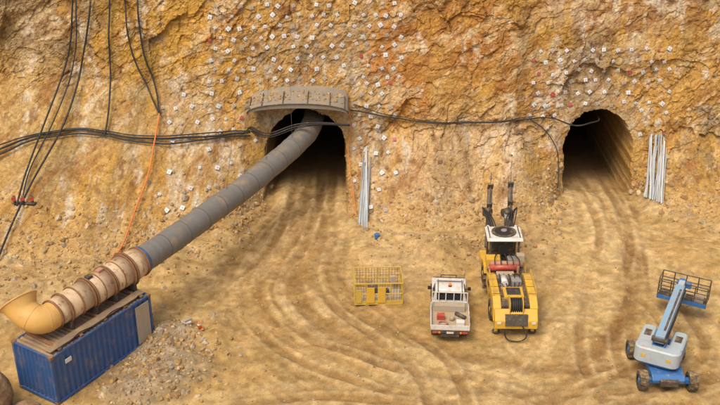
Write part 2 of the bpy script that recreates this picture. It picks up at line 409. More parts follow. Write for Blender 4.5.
lane([(-3.3,58),(-3.3,52),(-4.6,46.5),(-4.6,42.5),(-1.5,38.5),(3.2,35.2),(9,32.5)],8,1.1,1,400)
lane([(-2.6,57),(-2.2,50),(-2.4,45),(-.5,41),(3.5,37.8),(9,36.2),(16,35.5)],4.5,.9,.6,420)
lane([(-4.4,53),(-6.5,46),(-8.0,43),(-7.6,39.5),(-5.0,36.5),(-1.5,33)],5,.9,.75,440)
lane([(14.5,58),(14.2,51),(13.2,46),(11.5,41),(8.5,36.5),(5,32)],6.2,1.1,1,460)
lane([(14.9,56),(15.5,49),(16.5,43),(16.5,38),(13.5,33)],4.5,.8,.65,480)
lane([(-8,33.5),(-2,35.2),(5,34.8),(12,34.5),(20,37)],4,.7,.5,500)
lane([(9,52),(10.5,47),(9.9,42),(6.5,38),(1,35)],3,.7,.55,520)
lane([(-3.0,58),(-3.6,50),(-5.2,45),(-4.0,40),(1.0,36.4),(8,35.8),(18,37.5)],0,1,.9,540,True)
lane([(-3.4,58),(-2.8,50),(-1.8,45),(1.5,40),(3.6,37),(4.2,33)],0,1,.8,550,True)
lane([(14.6,58),(14.4,50),(12.4,44),(11.2,38),(12,33)],0,1,.9,560,True)
lane([(14.3,58),(13.6,49),(15.3,42),(14.6,38),(8,34),(-2,34.2),(-8,33)],0,1,.8,570,True)
gc*=(.90+.20*vn(GXm*5,GYm*5,s=610))[...,None]*(.92+.16*vn(GXm*1.7,GYm*2.3,s=611))[...,None]
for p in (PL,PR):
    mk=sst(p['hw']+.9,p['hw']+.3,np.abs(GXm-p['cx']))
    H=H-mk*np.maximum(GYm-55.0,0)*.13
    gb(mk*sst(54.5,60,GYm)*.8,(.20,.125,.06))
H*=np.where(GYm<30,.3,1)
for (cx,cy,r) in [(-12.45,37.75,3.2),(4.3,41.5,2.2),(7.5,42.5,2.5),(7.5,46,2.5),(13.8,37.2,2)]:
    k=sst(1.3,.6,np.sqrt(((GXm-cx))**2+((GYm-cy))**2)/r);H=H*(1-k*.8)
def gz(x,y):
    i=int(np.clip(np.searchsorted(gx,x),0,len(gx)-1));j=int(np.clip(np.searchsorted(gy,y),0,len(gy)-1));return float(H[j,i])
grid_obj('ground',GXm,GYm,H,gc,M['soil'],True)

# ------------------------------------------------------------ rocks
PHI=(1+5**.5)/2
ICO=[Vector(v).normalized() for v in [(-1,PHI,0),(1,PHI,0),(-1,-PHI,0),(1,-PHI,0),(0,-1,PHI),(0,1,PHI),(0,-1,-PHI),(0,1,-PHI),(PHI,0,-1),(PHI,0,1),(-PHI,0,-1),(-PHI,0,1)]]
ICF=[(0,11,5),(0,5,1),(0,1,7),(0,7,10),(0,10,11),(1,5,9),(5,11,4),(11,10,2),(10,7,6),(7,1,8),(3,9,4),(3,4,2),(3,2,6),(3,6,8),(3,8,9),(4,9,5),(2,4,11),(6,2,10),(8,6,7),(9,8,1)]
def rocks(name,L,cols):
    V=[];F=[];Cc=[]
    for (x,y,z,s) in L:
        R=Euler((random.random()*6,random.random()*6,random.random()*6)).to_matrix()
        sc=Vector((random.uniform(.7,1.2),random.uniform(.6,1.1),random.uniform(.45,.9)))*s
        b=len(V);c=random.choice(cols);k=random.uniform(.75,1.15)
        for q in ICO:
            w=q*random.uniform(.75,1.15);w=R@Vector((w.x*sc.x,w.y*sc.y,w.z*sc.z));V.append(w+Vector((x,y,z)))
            Cc.append((c[0]*k,c[1]*k,c[2]*k,1))
        F+=[tuple(b+i for i in f) for f in ICF]
    return mesh_obj(name,V,F,M['rub'],colr=Cc)
RC=[(.56,.38,.17),(.49,.31,.13),(.62,.47,.28),(.42,.27,.12),(.50,.41,.29)]
L=[]
for _ in range(5200):
    x=random.uniform(-23,23)
    if -5.6<x<-1.1 or 12.4<x<16.6: continue
    z=abs(random.gauss(0,1.1));
    if z>3.4:continue
    y=wall_y(x,z)
    if y>57:continue
    s=min(.30,.025+random.expovariate(20))
    L.append((x,y,z,s))
    if random.random()<.6:
        f=wall_y(x,0)-abs(random.gauss(0,1.6));L.append((x+.2,f,gz(x,f),s*.8))
for _ in range(1300):
    x=random.gauss(-9.3,1.5);y=random.gauss(37.6,2.0);L.append((x,y,gz(x,y),.03+random.expovariate(24)))
for _ in range(2600):
    x=random.uniform(-20,20);y=random.uniform(34,50);L.append((x,y,gz(x,y),.012+random.expovariate(50)))
rocks('rubble',L,RC)
def boulder(name,c,s,seed):
    import bmesh
    bm=bmesh.new();bmesh.ops.create_icosphere(bm,subdivisions=4,radius=1)
    P=np.array([v.co for v in bm.verts]);d=1+.32*fbm(P[:,0]*1.2+seed,P[:,1]*1.2,P[:,2]*1.2,o=5,s=seed)
    f,_e=facet(P[:,0]*1.6+seed,P[:,2]*1.6+P[:,1],seed);d=d+.16*f
    V=[(c[0]+p[0]*k*s[0],c[1]+p[1]*k*s[1],c[2]+p[2]*k*s[2]) for p,k in zip(P,d)]
    F=[tuple(v.index for v in f.verts) for f in bm.faces];bm.free()
    mesh_obj(name,V,F,M['rub'],colr=[(.34,.22,.12,1)]*len(V))
boulder('boulder',(-15.8,33.9,1.0),(1.0,1.1,1.35),3)
boulder('boulder.001',(-14.2,33.7,.25),(.9,.6,.55),5)
boulder('boulder.002',(-16.8,35.4,.5),(.9,.8,.8),8)

# ------------------------------------------------------------ rock bolts
def frame_at(x,z,e=.25):
    y=min(wall_y(x+a,z+b) for a in(-.1,0,.1) for b in(-.1,0,.1))
    gxx=(wall_y(x+e,z)-wall_y(x-e,z))/(2*e);gzz=(wall_y(x,z+e)-wall_y(x,z-e))/(2*e)
    n=Vector((gxx,-1,gzz)).normalized();return Vector((x,y,z)),n
V=[];F=[];V2=[];F2=[];V3=[];F3=[];V4=[];F4=[]
CF=[(0,1,3,2),(4,6,7,5),(0,4,5,1),(2,3,7,6),(0,2,6,4),(1,5,7,3)]
for (x,z) in bolts:
    p,n=frame_at(x,z);n=(n+Vector((random.uniform(-.3,.3),-.6,random.uniform(-.2,.3)))).normalized()
    q=n.to_track_quat('Z','Y')@Euler((0,0,random.uniform(0,1.5))).to_quaternion()
    s=random.uniform(.075,.13);p=p+n*.03
    r_=random.random()
    A,B=(V2,F2) if r_<.07 else ((V4,F4) if r_<.35 else (V,F))
    b=len(A)
    for a in(-1,1):
        for c in(-1,1):
            for d in(-1,1):A.append(p+q@Vector((a*s,c*s,d*.012)))
    B+=[tuple(b+i for i in f) for f in CF]
    a,f=sweep_data([p,p+n*.10],.022,6,True,len(V3));V3+=a;F3+=f
e=empty('rock_bolt_plates',(0,0,0))
mesh_obj('plates',V,F,M['plate'],e);mesh_obj('red_plates',V2,F2,M['red'],e);mesh_obj('weathered_plates',V4,F4,M['tray'],e);mesh_obj('bolt_ends',V3,F3,M['steel'],e)

# ------------------------------------------------------------ portal hood (curved steel brow set into the rock)
def hood():
    n=64;d=4;V=[]
    for i in range(n+1):
        a=math.pi*(i/n);sa=math.sin(a)
        x=-3.65-2.95*math.cos(a);z=5.45+.72*sa**.8;th=.10+.16*sa
        yf=54.75-.30*sa**.5;yb=57.6
        for k in range(d):
            f=k/(d-1);V.append((x,yf+(yb-yf)*f,z+.30*f))
        for k in range(d):
            f=k/(d-1);V.append((x,yf+.02+(yb-yf)*f,z-th))
    F=[];m=2*d
    for i in range(n):
        for k in range(d-1):
            F.append((i*m+k,i*m+k+1,(i+1)*m+k+1,(i+1)*m+k));F.append((i*m+d+k,(i+1)*m+d+k,(i+1)*m+d+k+1,i*m+d+k+1))
        F.append((i*m,(i+1)*m,(i+1)*m+d,i*m+d))
    F.append(tuple(list(range(d))+list(range(2*d-1,d-1,-1))));F.append(tuple([n*m+k for k in range(d-1,-1,-1)]+[n*m+d+k for k in range(d)]))
    e=empty('portal_hood',(0,0,0))
    mesh_obj('arch_sheet',V,F,M['shot'],e)
    arc=[];arc2=[]
    for i in range(n+1):
        a=math.pi*(i/n);sa=math.sin(a);arc.append((-3.65-2.97*math.cos(a),54.72-.30*sa**.5,5.47+.73*sa**.8))
    tube(e,'edge_rib',arc,.035,M['dark'],7)
    for i in range(6,n-4,10):
        p=Vector(arc[i]);tube(e,'rib_%d'%i,[p+Vector((0,.02,.02)),p+Vector((0,1.6,.20))],.03,M['dark'],6)
    # rubble fallen on the brow
    Lr=[]
    for _ in range(160):
        a=random.uniform(.25,2.9);sa=math.sin(a);f=random.uniform(.15,.6)**1.0
        Lr.append((-3.65-2.9*math.cos(a),54.5+3*f,5.47+.72*sa**.8+.28*f,random.uniform(.04,.13)))
    o=rocks('fallen_rock',Lr,RC);o.parent=e
hood()

# ------------------------------------------------------------ container
Cc=Vector((-12.45,37.75));ang=math.radians(57.5);zc=.02
ct=empty('shipping_container',(Cc.x,Cc.y,zc),ang-math.pi/2)
Lc,Wc,Hc=6.06,2.44,2.5
def corr(name,a,b,z0,z1,n,dep,mat,nrm):
    a=Vector(a);b=Vector(b);nrm=Vector(nrm);V=[];F=[]
    pts=[]
    per=[(0,0),(.3,0),(.5,1),(.8,1)]
    for i in range(n):
        for t,k in per: pts.append((( i+t)/n,k))
    pts.append((1,0))
    for t,k in pts:
        p=a.lerp(b,t)-nrm*dep*k
        V.append((p.x,p.y,z0));V.append((p.x,p.y,z1))
    for i in range(len(pts)-1):F.append((2*i,2*i+2,2*i+3,2*i+1))
    return mesh_obj(name,V,F,mat,ct)
hx,hy=Wc/2,Lc/2
corr('side_wall_right',(hx-.03,-hy+.1,0),(hx-.03,hy-.1,0),.15,Hc-.1,20,.05,M['blue'],(1,0,0))
corr('side_wall_left',(-hx+.03,-hy+.1,0),(-hx+.03,hy-.1,0),.15,Hc-.1,20,.05,M['blue'],(-1,0,0))
corr('end_wall',(-hx+.1,-hy+.03,0),(hx-.1,-hy+.03,0),.15,Hc-.1,9,.05,M['blue'],(0,-1,0))
corr('end_wall_far',(-hx+.1,hy-.03,0),(hx-.1,hy-.03,0),.15,Hc-.1,9,.05,M['blue'],(0,1,0))
for i,(sx,sy) in enumerate([(1,1),(1,-1),(-1,1),(-1,-1)]):
    box(ct,'corner_post_%d'%i,(sx*(hx-.07),sy*(hy-.07),Hc/2),(.14,.14,Hc-.3),M['blue'])
    for z in(.07,Hc-.07):box(ct,'casting',(sx*(hx-.08),sy*(hy-.08),z),(.18,.18,.14),M['rustm'])
for sx in(1,-1):
    box(ct,'bottom_rail',(sx*(hx-.05),0,.09),(.1,Lc-.36,.16),M['blue']);box(ct,'top_rail',(sx*(hx-.05),0,Hc-.06),(.1,Lc-.36,.1),M['blue'])
for sy in(1,-1):
    box(ct,'bottom_beam',(0,sy*(hy-.05),.09),(Wc-.36,.1,.16),M['blue']);box(ct,'top_beam',(0,sy*(hy-.05),Hc-.06),(Wc-.36,.1,.1),M['blue'])
V=[];F=[];n=26
for i in range(n*4+1):
    y=-hy+.11+(Lc-.22)*i/(n*4);k=[0,0,1,1][i%4]
    V+=[(-hx+.11,y,Hc-.05+.03*k),(hx-.11,y,Hc-.05+.03*k)]
for i in range(n*4):F.append((2*i,2*i+1,2*i+3,2*i+2))
mesh_obj('roof',V,F,M['roof'],ct)
box(ct,'access_panel',(hx+.012,hy-.62,1.25),(.03,.85,2.0),M['tray'])
box(ct,'vent_plate',(hx+.01,-hy+.9,1.9),(.03,.35,.22),M['white'])
for y in(-2.3,-1.1,.3,1.5,2.5):box(ct,'roof_timber',(0,y,Hc+.045),(2.3,.16,.1),M['rustm'],rot=(0,0,.03*y))
box(ct,'walkway',( .85,0,Hc+.12),(.42,5.7,.05),M['roof'])
tube(ct,'electrical_lead',[Vector((hx-.1+.1*math.sin(k*.9),-2.6+k*.28,Hc+.17)) for k in range(19)],.022,M['blk'],6)

# ------------------------------------------------------------ fan
fan=empty('ventilation_fan',(0,0,0))
A=Vector((-13.35,36.55,3.42));Bp=Vector((-10.35,41.05,3.55));ax=(Bp-A).normalized();LT=(Bp-A).length
def seg(name,t0,t1,r0,r1,mat,s=28):tube(fan,name,[A+ax*LT*t0,A+ax*LT*t1],[r0,r1],mat,s)
seg('rear_cone',0,.10,.60,.66,M['cream'])
seg('silencer_rear',.10,.34,.66,.66,M['cream'])
seg('motor_housing',.36,.56,.70,.70,M['cream'])
seg('silencer_front',.58,.78,.68,.74,M['cream'])
seg('outlet_cone',.80,.965,.80,.68,M['cream'])
for i,t in enumerate((.0,.10,.345,.365,.565,.585,.785,.805,.96)):
    r=[.68,.74,.74,.78,.78,.78,.84,.88,.76][i]
    seg('flange_%d'%i,t-.006,t+.008,r,r,M['rustm'])
for i,t in enumerate((.22,.46,.68)): seg('strap_%d'%i,t-.004,t+.004,.735,.735,M['rustm'])
seg('blue_ring',.968,.992,.72,.72,M['ring'])
for i,t in enumerate((.08,.35,.57,.79)):
    c=A+ax*LT*t
    o=box(fan,'saddle_%d'%i,(c.x,c.y,2.76),(1.25,.14,.42),M['dark'],rot=(0,0,ang-math.pi/2))
for i,t in enumerate((.4,.52)):
    c=A+ax*LT*t+Vector((0,0,.73));box(fan,'junction_box_%d'%i,tuple(c),(.3,.25,.18),M['pink'] if i else M['dark'],rot=(0,0,ang))
el=catmull([A+ax*.05,A-ax*.38,A-ax*.72+Vector((-.18,.1,.10)),A-ax*.80+Vector((-.62,.30,.36)),A-ax*.72+Vector((-.98,.5,.74))],6)
n=len(el);rad=[.60]*n
for i in range(n):
    tt=i/(n-1);rad[i]=.60+.06*tt+.20*max(0,(tt-.72)/.28)**2
tube(fan,'intake_bend',el,rad,M['bell'],32,cap=False)
tube(fan,'intake_bend_inner',[p for p in el],[r-.03 for r in rad],M['rustm'],32,cap=False)
tip=el[-1];tdir=(el[-1]-el[-2]).normalized()
q=tdir.to_track_quat('Z','Y')
lip=[tip+q@Vector((math.cos(a)*rad[-1],math.sin(a)*rad[-1],0)) for a in np.linspace(0,2*math.pi,41)]
tube(fan,'bell_lip',lip,.03,M['bell'],8)
for j in(6,14):
    tt=(el[j+1]-el[j]).normalized();tube(fan,'bend_weld_%d'%j,[el[j]-tt*.012,el[j]+tt*.012],rad[j]+.010,M['bell'],32)
tube(fan,'intake_screen_hub',[el[3],el[5]],[.2,.2],M['dark'],12)

# ------------------------------------------------------------ duct
dp=[Bp-ax*.02,Bp+ax*.6,Vector((-8.7,43.9,3.62)),Vector((-6.6,47.9,3.68)),Vector((-4.95,51.2,3.80)),Vector((-3.6,54.1,4.0)),Vector((-3.0,56.8,3.85)),Vector((-2.9,64,2.9)),Vector((-2.9,76,1.3))]
dpt=catmull(dp,34);P=[];R=[];acc=0
for i,p in enumerate(dpt):
    if i:acc+=(p-dpt[i-1]).length
    P.append(p+Vector((0,0,-.035*abs(math.sin(acc*.55)))))
    R.append(.63+.007*math.sin(acc*2*math.pi/.75)+.010*math.sin(acc*3.3)+.006*math.sin(acc*17))
vd=empty('ventilation_duct',(0,0,0))
tube(vd,'duct',P,R,M['duct'],32,cap=False)
acc=0;last=0;k=0
for i in range(1,len(P)-1):
    acc+=(P[i]-P[i-1]).length
    if acc-last>1.45:
        last=acc;t=(P[i+1]-P[i-1]).normalized();tube(vd,'seam_%d'%k,[P[i]-t*.025,P[i]+t*.025],R[i]+.009,M['ductb'],28);k+=1
for i,j in enumerate((95,130,160)):
    p=P[j];q_=(p.x-.3,6.6+.3*i)
    tube(vd,'stay_wire_%d'%i,[p+Vector((0,0,.62)),Vector((q_[0],min(wall_y(*q_),58)+.1,q_[1]))],.010,M['dark'],5)

# ------------------------------------------------------------ cables
def wall_path(pts,off=.07):
    Q=catmull([(a,0,b) for a,b in pts],14);ys=[]
    for q in Q:
        y=min(wall_y(q.x+dx,q.z+dz) for dx in(-.15,0,.15) for dz in(-.15,0,.15));ys.append(y)
    ys=np.array(ys)
    ys=np.array([ys[max(0,i-2):i+3].min() for i in range(len(ys))])
    ys=np.convolve(np.pad(ys,2,'edge'),np.ones(5)/5,'valid')
    return [Vector((q.x,min(y,60)-off,q.z)) for q,y in zip(Q,ys)]
def cable(e,name,pts,r=.05,mat='blk',off=.07):
    return tube(e,name,wall_path(pts,off),r,M[mat],8)
ce=empty('hanging_cables',(0,0,0))
cable(ce,'cable_a',[(-17.1,14),(-17.0,11.3),(-17.4,8.5),(-18.4,5.5),(-19.1,3.0),(-19.2,1.9)],.055)
cable(ce,'cable_b',[(-16.2,14),(-15.9,11.3),(-16.6,8),(-17.4,5),(-18.6,2.8),(-19.1,1.6),(-19.4,.4)],.06)
cable(ce,'cable_c',[(-16.9,14),(-16.75,11.3),(-17.1,8),(-18.0,5.2),(-18.9,3.2),(-19.0,2.2)],.04)
cable(ce,'cable_d',[(-14.8,14),(-14.8,11.2),(-14.9,8.5),(-14.9,5.5),(-15.0,4.3)],.055)
cable(ce,'cable_e',[(-14.2,14),(-13.9,11.2),(-13.5,8.2),(-12.4,6),(-11.9,5.2)],.05)
cable(ce,'cable_f',[(-13.2,14),(-13.1,11.2),(-12.9,8.5),(-12.2,6.4),(-11.9,5.2)],.055)
pc=empty('power_cable_bundle',(0,0,0))
main=[(-25,3.2),(-21.0,3.9),(-19.2,4.3),(-16.5,4.55),(-14,4.35),(-11,4.15),(-8.5,4.0),(-6.6,3.95)]
cable(pc,'cable_1',main,.065);cable(pc,'cable_2',[(a,b-.15+.07*math.sin(a*1.3)) for a,b in main],.05);cable(pc,'cable_3',[(a,b+.10+.06*math.sin(a*2)) for a,b in main],.04)
def free(e,name,P,r=.05,mat='blk'):return tube(e,name,catmull(P,12),r,M[mat],8)
ym=wall_y(-6.6,3.95)
for i,dz in enumerate((0,.14,-.12)):
    free(pc,'span_%d'%i,[(-6.6,ym-.1,3.95+dz),(-5.4,min(54.2,ym),4.3+dz),(-3.8,54.2,4.85+dz),(-2.3,54.2,5.05+dz*.5),(-.6,min(54.2,wall_y(-.6,4.95)-.1),4.95+dz*.3)],.05-.01*i)
cable(pc,'cable_east',[(-.6,4.95),(1.2,4.7),(3.5,4.4),(6,4.3),(8.5,4.45),(10.6,4.6),(11.6,4.6)],.045)
cable(pc,'cable_east_thin',[(-.4,5.3),(1.2,4.85),(3.5,4.5),(6,4.36),(8.5,4.5),(10.6,4.75)],.025)
yr=wall_y(11.6,4.6);free(pc,'portal_drop',[(11.6,yr-.12,4.6),(12.6,54.3,4.9),(13.6,54.5,5.0),(14.3,55.6,4.7),(14.8,58,4.0)],.045)
cable(pc,'drop_east',[(10.2,4.6),(11.2,3.9),(11.9,2.9),(12.0,1.8),(11.9,.9)],.03)
cable(pc,'drop_mid',[(-.7,4.9),(-.5,4.0),(-.72,2.8),(-.4,1.2),(-.2,.4)],.025,'orange')
oh=empty('orange_hose',(0,0,0))
cable(oh,'hose',[(-11.9,5.3),(-12.0,4.2),(-12.1,3.0),(-12.5,1.9),(-12.9,.8),(-13.3,.35)],.045,'orange')
yo=wall_y(-13.3,.35)
free(oh,'hose_end',[(-13.3,yo-.1,.38),(-13.5,44.5,.5),(-13.3,42.5,.8),(-12.7,40.9,2.2),(-12.3,39.9,3.2),(-11.9,39.6,4.0)],.04,'orange')
pm=empty('pipe_manifold',(0,0,0))
yb=wall_y(-18.9,2.0)-.3
tube(pm,'header',[(-19.6,yb+.1,1.85),(-18.2,yb-.1,1.95)],.10,M['dark'],12)
for i,x in enumerate((-19.4,-18.9,-18.4)):
    tube(pm,'valve_%d'%i,[(x,yb,1.6),(x,yb-.05,2.4)],.08,M['dark'],10)
    tube(pm,'handwheel_%d'%i,[(x,yb-.12,2.25),(x,yb-.16,2.25)],.13,M['red'],14)
free(pm,'green_hose',[(-19.5,yb,1.8),(-19.8,yb-.5,1.3),(-19.6,yb-1.4,.9),(-20.1,yb-2.2,.6)],.04,'green')
free(pm,'black_hose',[(-18.8,yb,1.8),(-19.0,yb-.7,1.3),(-19.2,yb-1.9,.8),(-19.2,yb-2.8,.4),(-20.4,yb-3.4,.35)],.06)

# ------------------------------------------------------------ steel rods
def rods(name,cx,z0,z1,n,spread,lean,fan_=1.0):
    e=empty(name,(0,0,0));P=[]
    for i in range(n):
        dxx=random.uniform(-spread,spread)
        x=cx+dxx*fan_+random.uniform(-.15,.15);zt_=z1+random.uniform(-.8,.35)
        xb=cx+dxx-lean+random.uniform(-.15,.15)
        yt=wall_y(x,zt_);yb_=wall_y(xb,z0)-.45-random.uniform(0,.2)
        zb=max(z0,gz(xb,min(yb_,54)))
        pen=0
        for k in range(12):
            f=k/11;xx=xb+(x-xb)*f;zz=zb+(zt_-zb)*f;yy=yb_+(yt-yb_)*f
            pen=max(pen,yy-min(wall_y(xx-.1,zz),wall_y(xx+.1,zz)))
        sh=-pen-.06-random.random()*.12
        P.append([(xb,yb_+sh,zb-.1),(x,yt+sh,zt_)])
    h=len(P)//2
    tubes(e,'rods',P[:h],.032,M['steel'],6);tubes(e,'pipes',P[h:2*h-h//3],.045,M['liftg'],8);tubes(e,'pale_pipes',P[2*h-h//3:],.04,M['plate'],8)
    return e
rods('steel_pipe_bundle',.40,.1,2.6,18,.22,.25,.8)
rods('steel_pipe_bundle',18.05,.5,3.4,28,.40,.45,1.0)
bn=empty('blue_bin',(.95,48.9,gz(.95,48.9)))
tube(bn,'body',[(0,0,0),(0,0,.3)],[.12,.15],M['liftb'],14);tube(bn,'rim',[(0,0,.28),(0,0,.32)],.165,M['liftb'],14)

# ------------------------------------------------------------ work basket
def cage():
    x0,y0=.92,43.45;e=empty('work_basket',(x0,y0,gz(x0,y0)),math.radians(2));W,D,Hh=2.4,1.6,1.3
    P=[]
    for z in(.1,.7,Hh):
        P+=[[(-W/2,-D/2,z),(W/2,-D/2,z)],[(-W/2,D/2,z),(W/2,D/2,z)],[(-W/2,-D/2,z),(-W/2,D/2,z)],[(W/2,-D/2,z),(W/2,D/2,z)]]
    for x in(-W/2,-W/4,0,W/4,W/2):
        for y in(-D/2,D/2):P.append([(x,y,.1),(x,y,Hh)])
    for x in(-W/2,W/2):P.append([(x,0,.1),(x,0,Hh)])
    tubes(e,'frame',P,.032,M['cageY'],8)
    box(e,'floor',(0,0,.12),(W-.08,D-.08,.05),M['tray'])
    box(e,'kick_plate',(0,-D/2-.01,.22),(W,.02,.2),M['cageY']);box(e,'kick_plate_rear',(0,D/2+.01,.22),(W,.02,.2),M['cageY'])
    box(e,'door_panel_left',(-.42,-D/2-.05,.66),(.40,.03,.9),M['yel']);box(e,'door_panel_right',(.14,-D/2-.05,.66),(.40,.03,.9),M['yel'])
    box(e,'side_panel',(-1.0,-D/2-.05,.6),(.28,.03,.8),M['cageY'])
    Pm=[]
    for i in range(1,16):
        x=-W/2+W*i/16;Pm.append([(x,D/2,.1),(x,D/2,Hh)]);Pm.append([(x,-D/2,.1),(x,-D/2,Hh)])
        if i<10:
            y=-D/2+D*i/10;Pm+= [[(-W/2,y,.1),(-W/2,y,Hh)],[(W/2,y,.1),(W/2,y,Hh)]]
    for z in(.3,.45,.85,1.0,1.15):Pm+=[[(-W/2,D/2,z),(W/2,D/2,z)],[(-W/2,-D/2,z),(W/2,-D/2,z)]]
    tubes(e,'mesh_infill',Pm,.008,M['dark'],4)
    for x in(-.6,.6):box(e,'fork_pocket',(x,0,.03),(.2,D,.1),M['cageY'])
    box(e,'tool_box',(-.3,.3,.32),(.6,.35,.3),M['dark']);box(e,'control_box',(.8,.5,.75),(.3,.2,.4),M['tray'])
    tube(e,'hose_coil',[(.35+.2*math.cos(a),.1+.2*math.sin(a),.2+a*.012) for a in np.linspace(0,18,60)],.025,M['blk'],6)
cage()

# ------------------------------------------------------------ pickup
def pickup():
    x0,y0=4.38,41.45;e=empty('pickup_truck',(x0,y0,gz(x0,y0)),math.radians(-3.5));e.scale=(.97,.92,.95)
    w=.88
    prism(e,'cab_lower',[(-.25,.42),(2.3,.42),(2.42,.6),(2.40,1.0),(2.2,1.10),(1.2,1.18),(-.25,1.12)],-w,w,M['white'],.05)
    prism(e,'cab_upper',[(-.24,1.1),(1.22,1.1),(.72,1.76),(.5,1.82),(-.1,1.82),(-.2,1.76)],-w+.02,w-.02,M['white'],.05,tx=lambda z:(z-1.1)*.22)
    box(e,'rear_window',(0,-.232,1.45),(1.30,.02,.42),M['glass'],rot=(-.06,0,0),bev=.005)
    box(e,'windscreen',(0,.99,1.46),(1.36,.02,.66),M['glass'],rot=(.65,0,0),bev=.005)
    for s in(-1,1):
        box(e,'side_window_%d'%s,(s*.803,.32,1.44),(.02,.80,.40),M['glass'],rot=(0,s*-.215,0),bev=.005)
        box(e,'mirror_%d'%s,(s*1.02,.95,1.22),(.16,.06,.2),M['blk']);box(e,'mirror_arm_%d'%s,(s*.92,.97,1.18),(.14,.03,.03),M['blk'])
        box(e,'door_handle_%d'%s,(s*.89,.0,.98),(.02,.14,.04),M['blk'])
        prism(e,'front_arch_%d'%s,[(1.2,.5),(1.3,.82),(1.5,.92),(1.85,.92),(2.05,.82),(2.15,.5)],s*.86,s*.93,M['blk'],.01)
        box(e,'headlamp_%d'%s,(s*.66,2.41,.82),(.26,.05,.16),M['glass'])
        box(e,'tail_lamp_%d'%s,(s*.72,-2.49,.70),(.26,.05,.1),M['red']);box(e,'indicator_%d'%s,(s*.52,-2.49,.70),(.1,.05,.1),M['amber'])
    box(e,'chassis',(0,-.2,.50),(.9,4.5,.16),M['dark'])
    box(e,'tray_floor',(0,-1.42,.84),(1.84,2.12,.07),M['tray'])
    for s in(-1,1):
        box(e,'dropside_%d'%s,(s*.93,-1.42,1.0),(.035,2.12,.27),M['white'],bev=.008)
        for k in range(4):box(e,'side_rib',(s*.955,-2.2+k*.52,1.0),(.02,.05,.27),M['white'],bev=.004)
        box(e,'mudguard_%d'%s,(s*.75,-1.5,.76),(.25,.95,.03),M['blk'])
    box(e,'tailgate',(0,-2.49,1.0),(1.88,.035,.27),M['white'],bev=.008)
    for k in range(5):box(e,'gate_rib',(-.8+k*.4,-2.515,1.0),(.05,.02,.25),M['white'],bev=.004)
    box(e,'tail_beam',(0,-2.44,.70),(1.7,.08,.14),M['dark'])
    box(e,'number_plate',(0,-2.495,.70),(.34,.02,.11),M['white'],bev=.003)
    P=[[(s*.88,-.36,.85),(s*.88,-.36,1.75)] for s in(-1,1)]+[[(-.88,-.36,z),(.88,-.36,z)] for z in(1.2,1.75)]+[[(x,-.36,.9),(x,-.36,1.75)] for x in(-.55,-.2,.2,.55)]
    tubes(e,'headboard',P,.024,M['white'],8)
    tubes(e,'ladder_rack',[[(s*.6,-.36,1.76),(s*.6,.6,1.95)] for s in(-1,1)]+[[(-.65,.5,1.93),(.65,.5,1.93)]],.02,M['dark'],6)
    tube(e,'beacon_base',[(.0,.15,1.82),(.0,.15,1.87)],.09,M['blk'],14);tube(e,'beacon',[(0,.15,1.87),(0,.15,2.0)],[.075,.06],M['amber'],14)
    tube(e,'aerial',[(.7,1.2,1.15),(.78,1.15,2.3)],.012,M['dark'],5)
    tubes(e,'bull_bar',[[(-.8,2.5,.5),(-.8,2.52,.95),(.8,2.52,.95),(.8,2.5,.5)],[(-.4,2.52,.5),(-.4,2.5,1.12),(.4,2.5,1.12),(.4,2.52,.5)]],.035,M['dark'],8)
    box(e,'red_box',(-.45,-1.5,1.03),(.38,.3,.26),M['red']);box(e,'tool_chest',(.0,-.65,1.06),(1.5,.38,.36),M['tray'])
    box(e,'white_case',(.5,-1.95,.97),(.4,.3,.2),M['white']);tube(e,'gas_bottle',[(.3,-1.1,.98),(.75,-1.5,.98)],.1,M['dark'],12)
    tube(e,'rope_coil',[(-.35+.22*math.cos(a),-2.05+.2*math.sin(a),.9+a*.006) for a in np.linspace(0,20,70)],.02,M['pink'],5)
    tube(e,'drum',[(.1,-1.6,.88),(.1,-1.6,1.15)],.12,M['tray'],14)
    for i,(x,y) in enumerate([(-.78,1.67),(.78,1.67),(-.78,-1.5),(.78,-1.5)]):wheel(e,'wheel_%d'%i,(x,y,.36),.37,.24,M['white'],.012)
pickup()

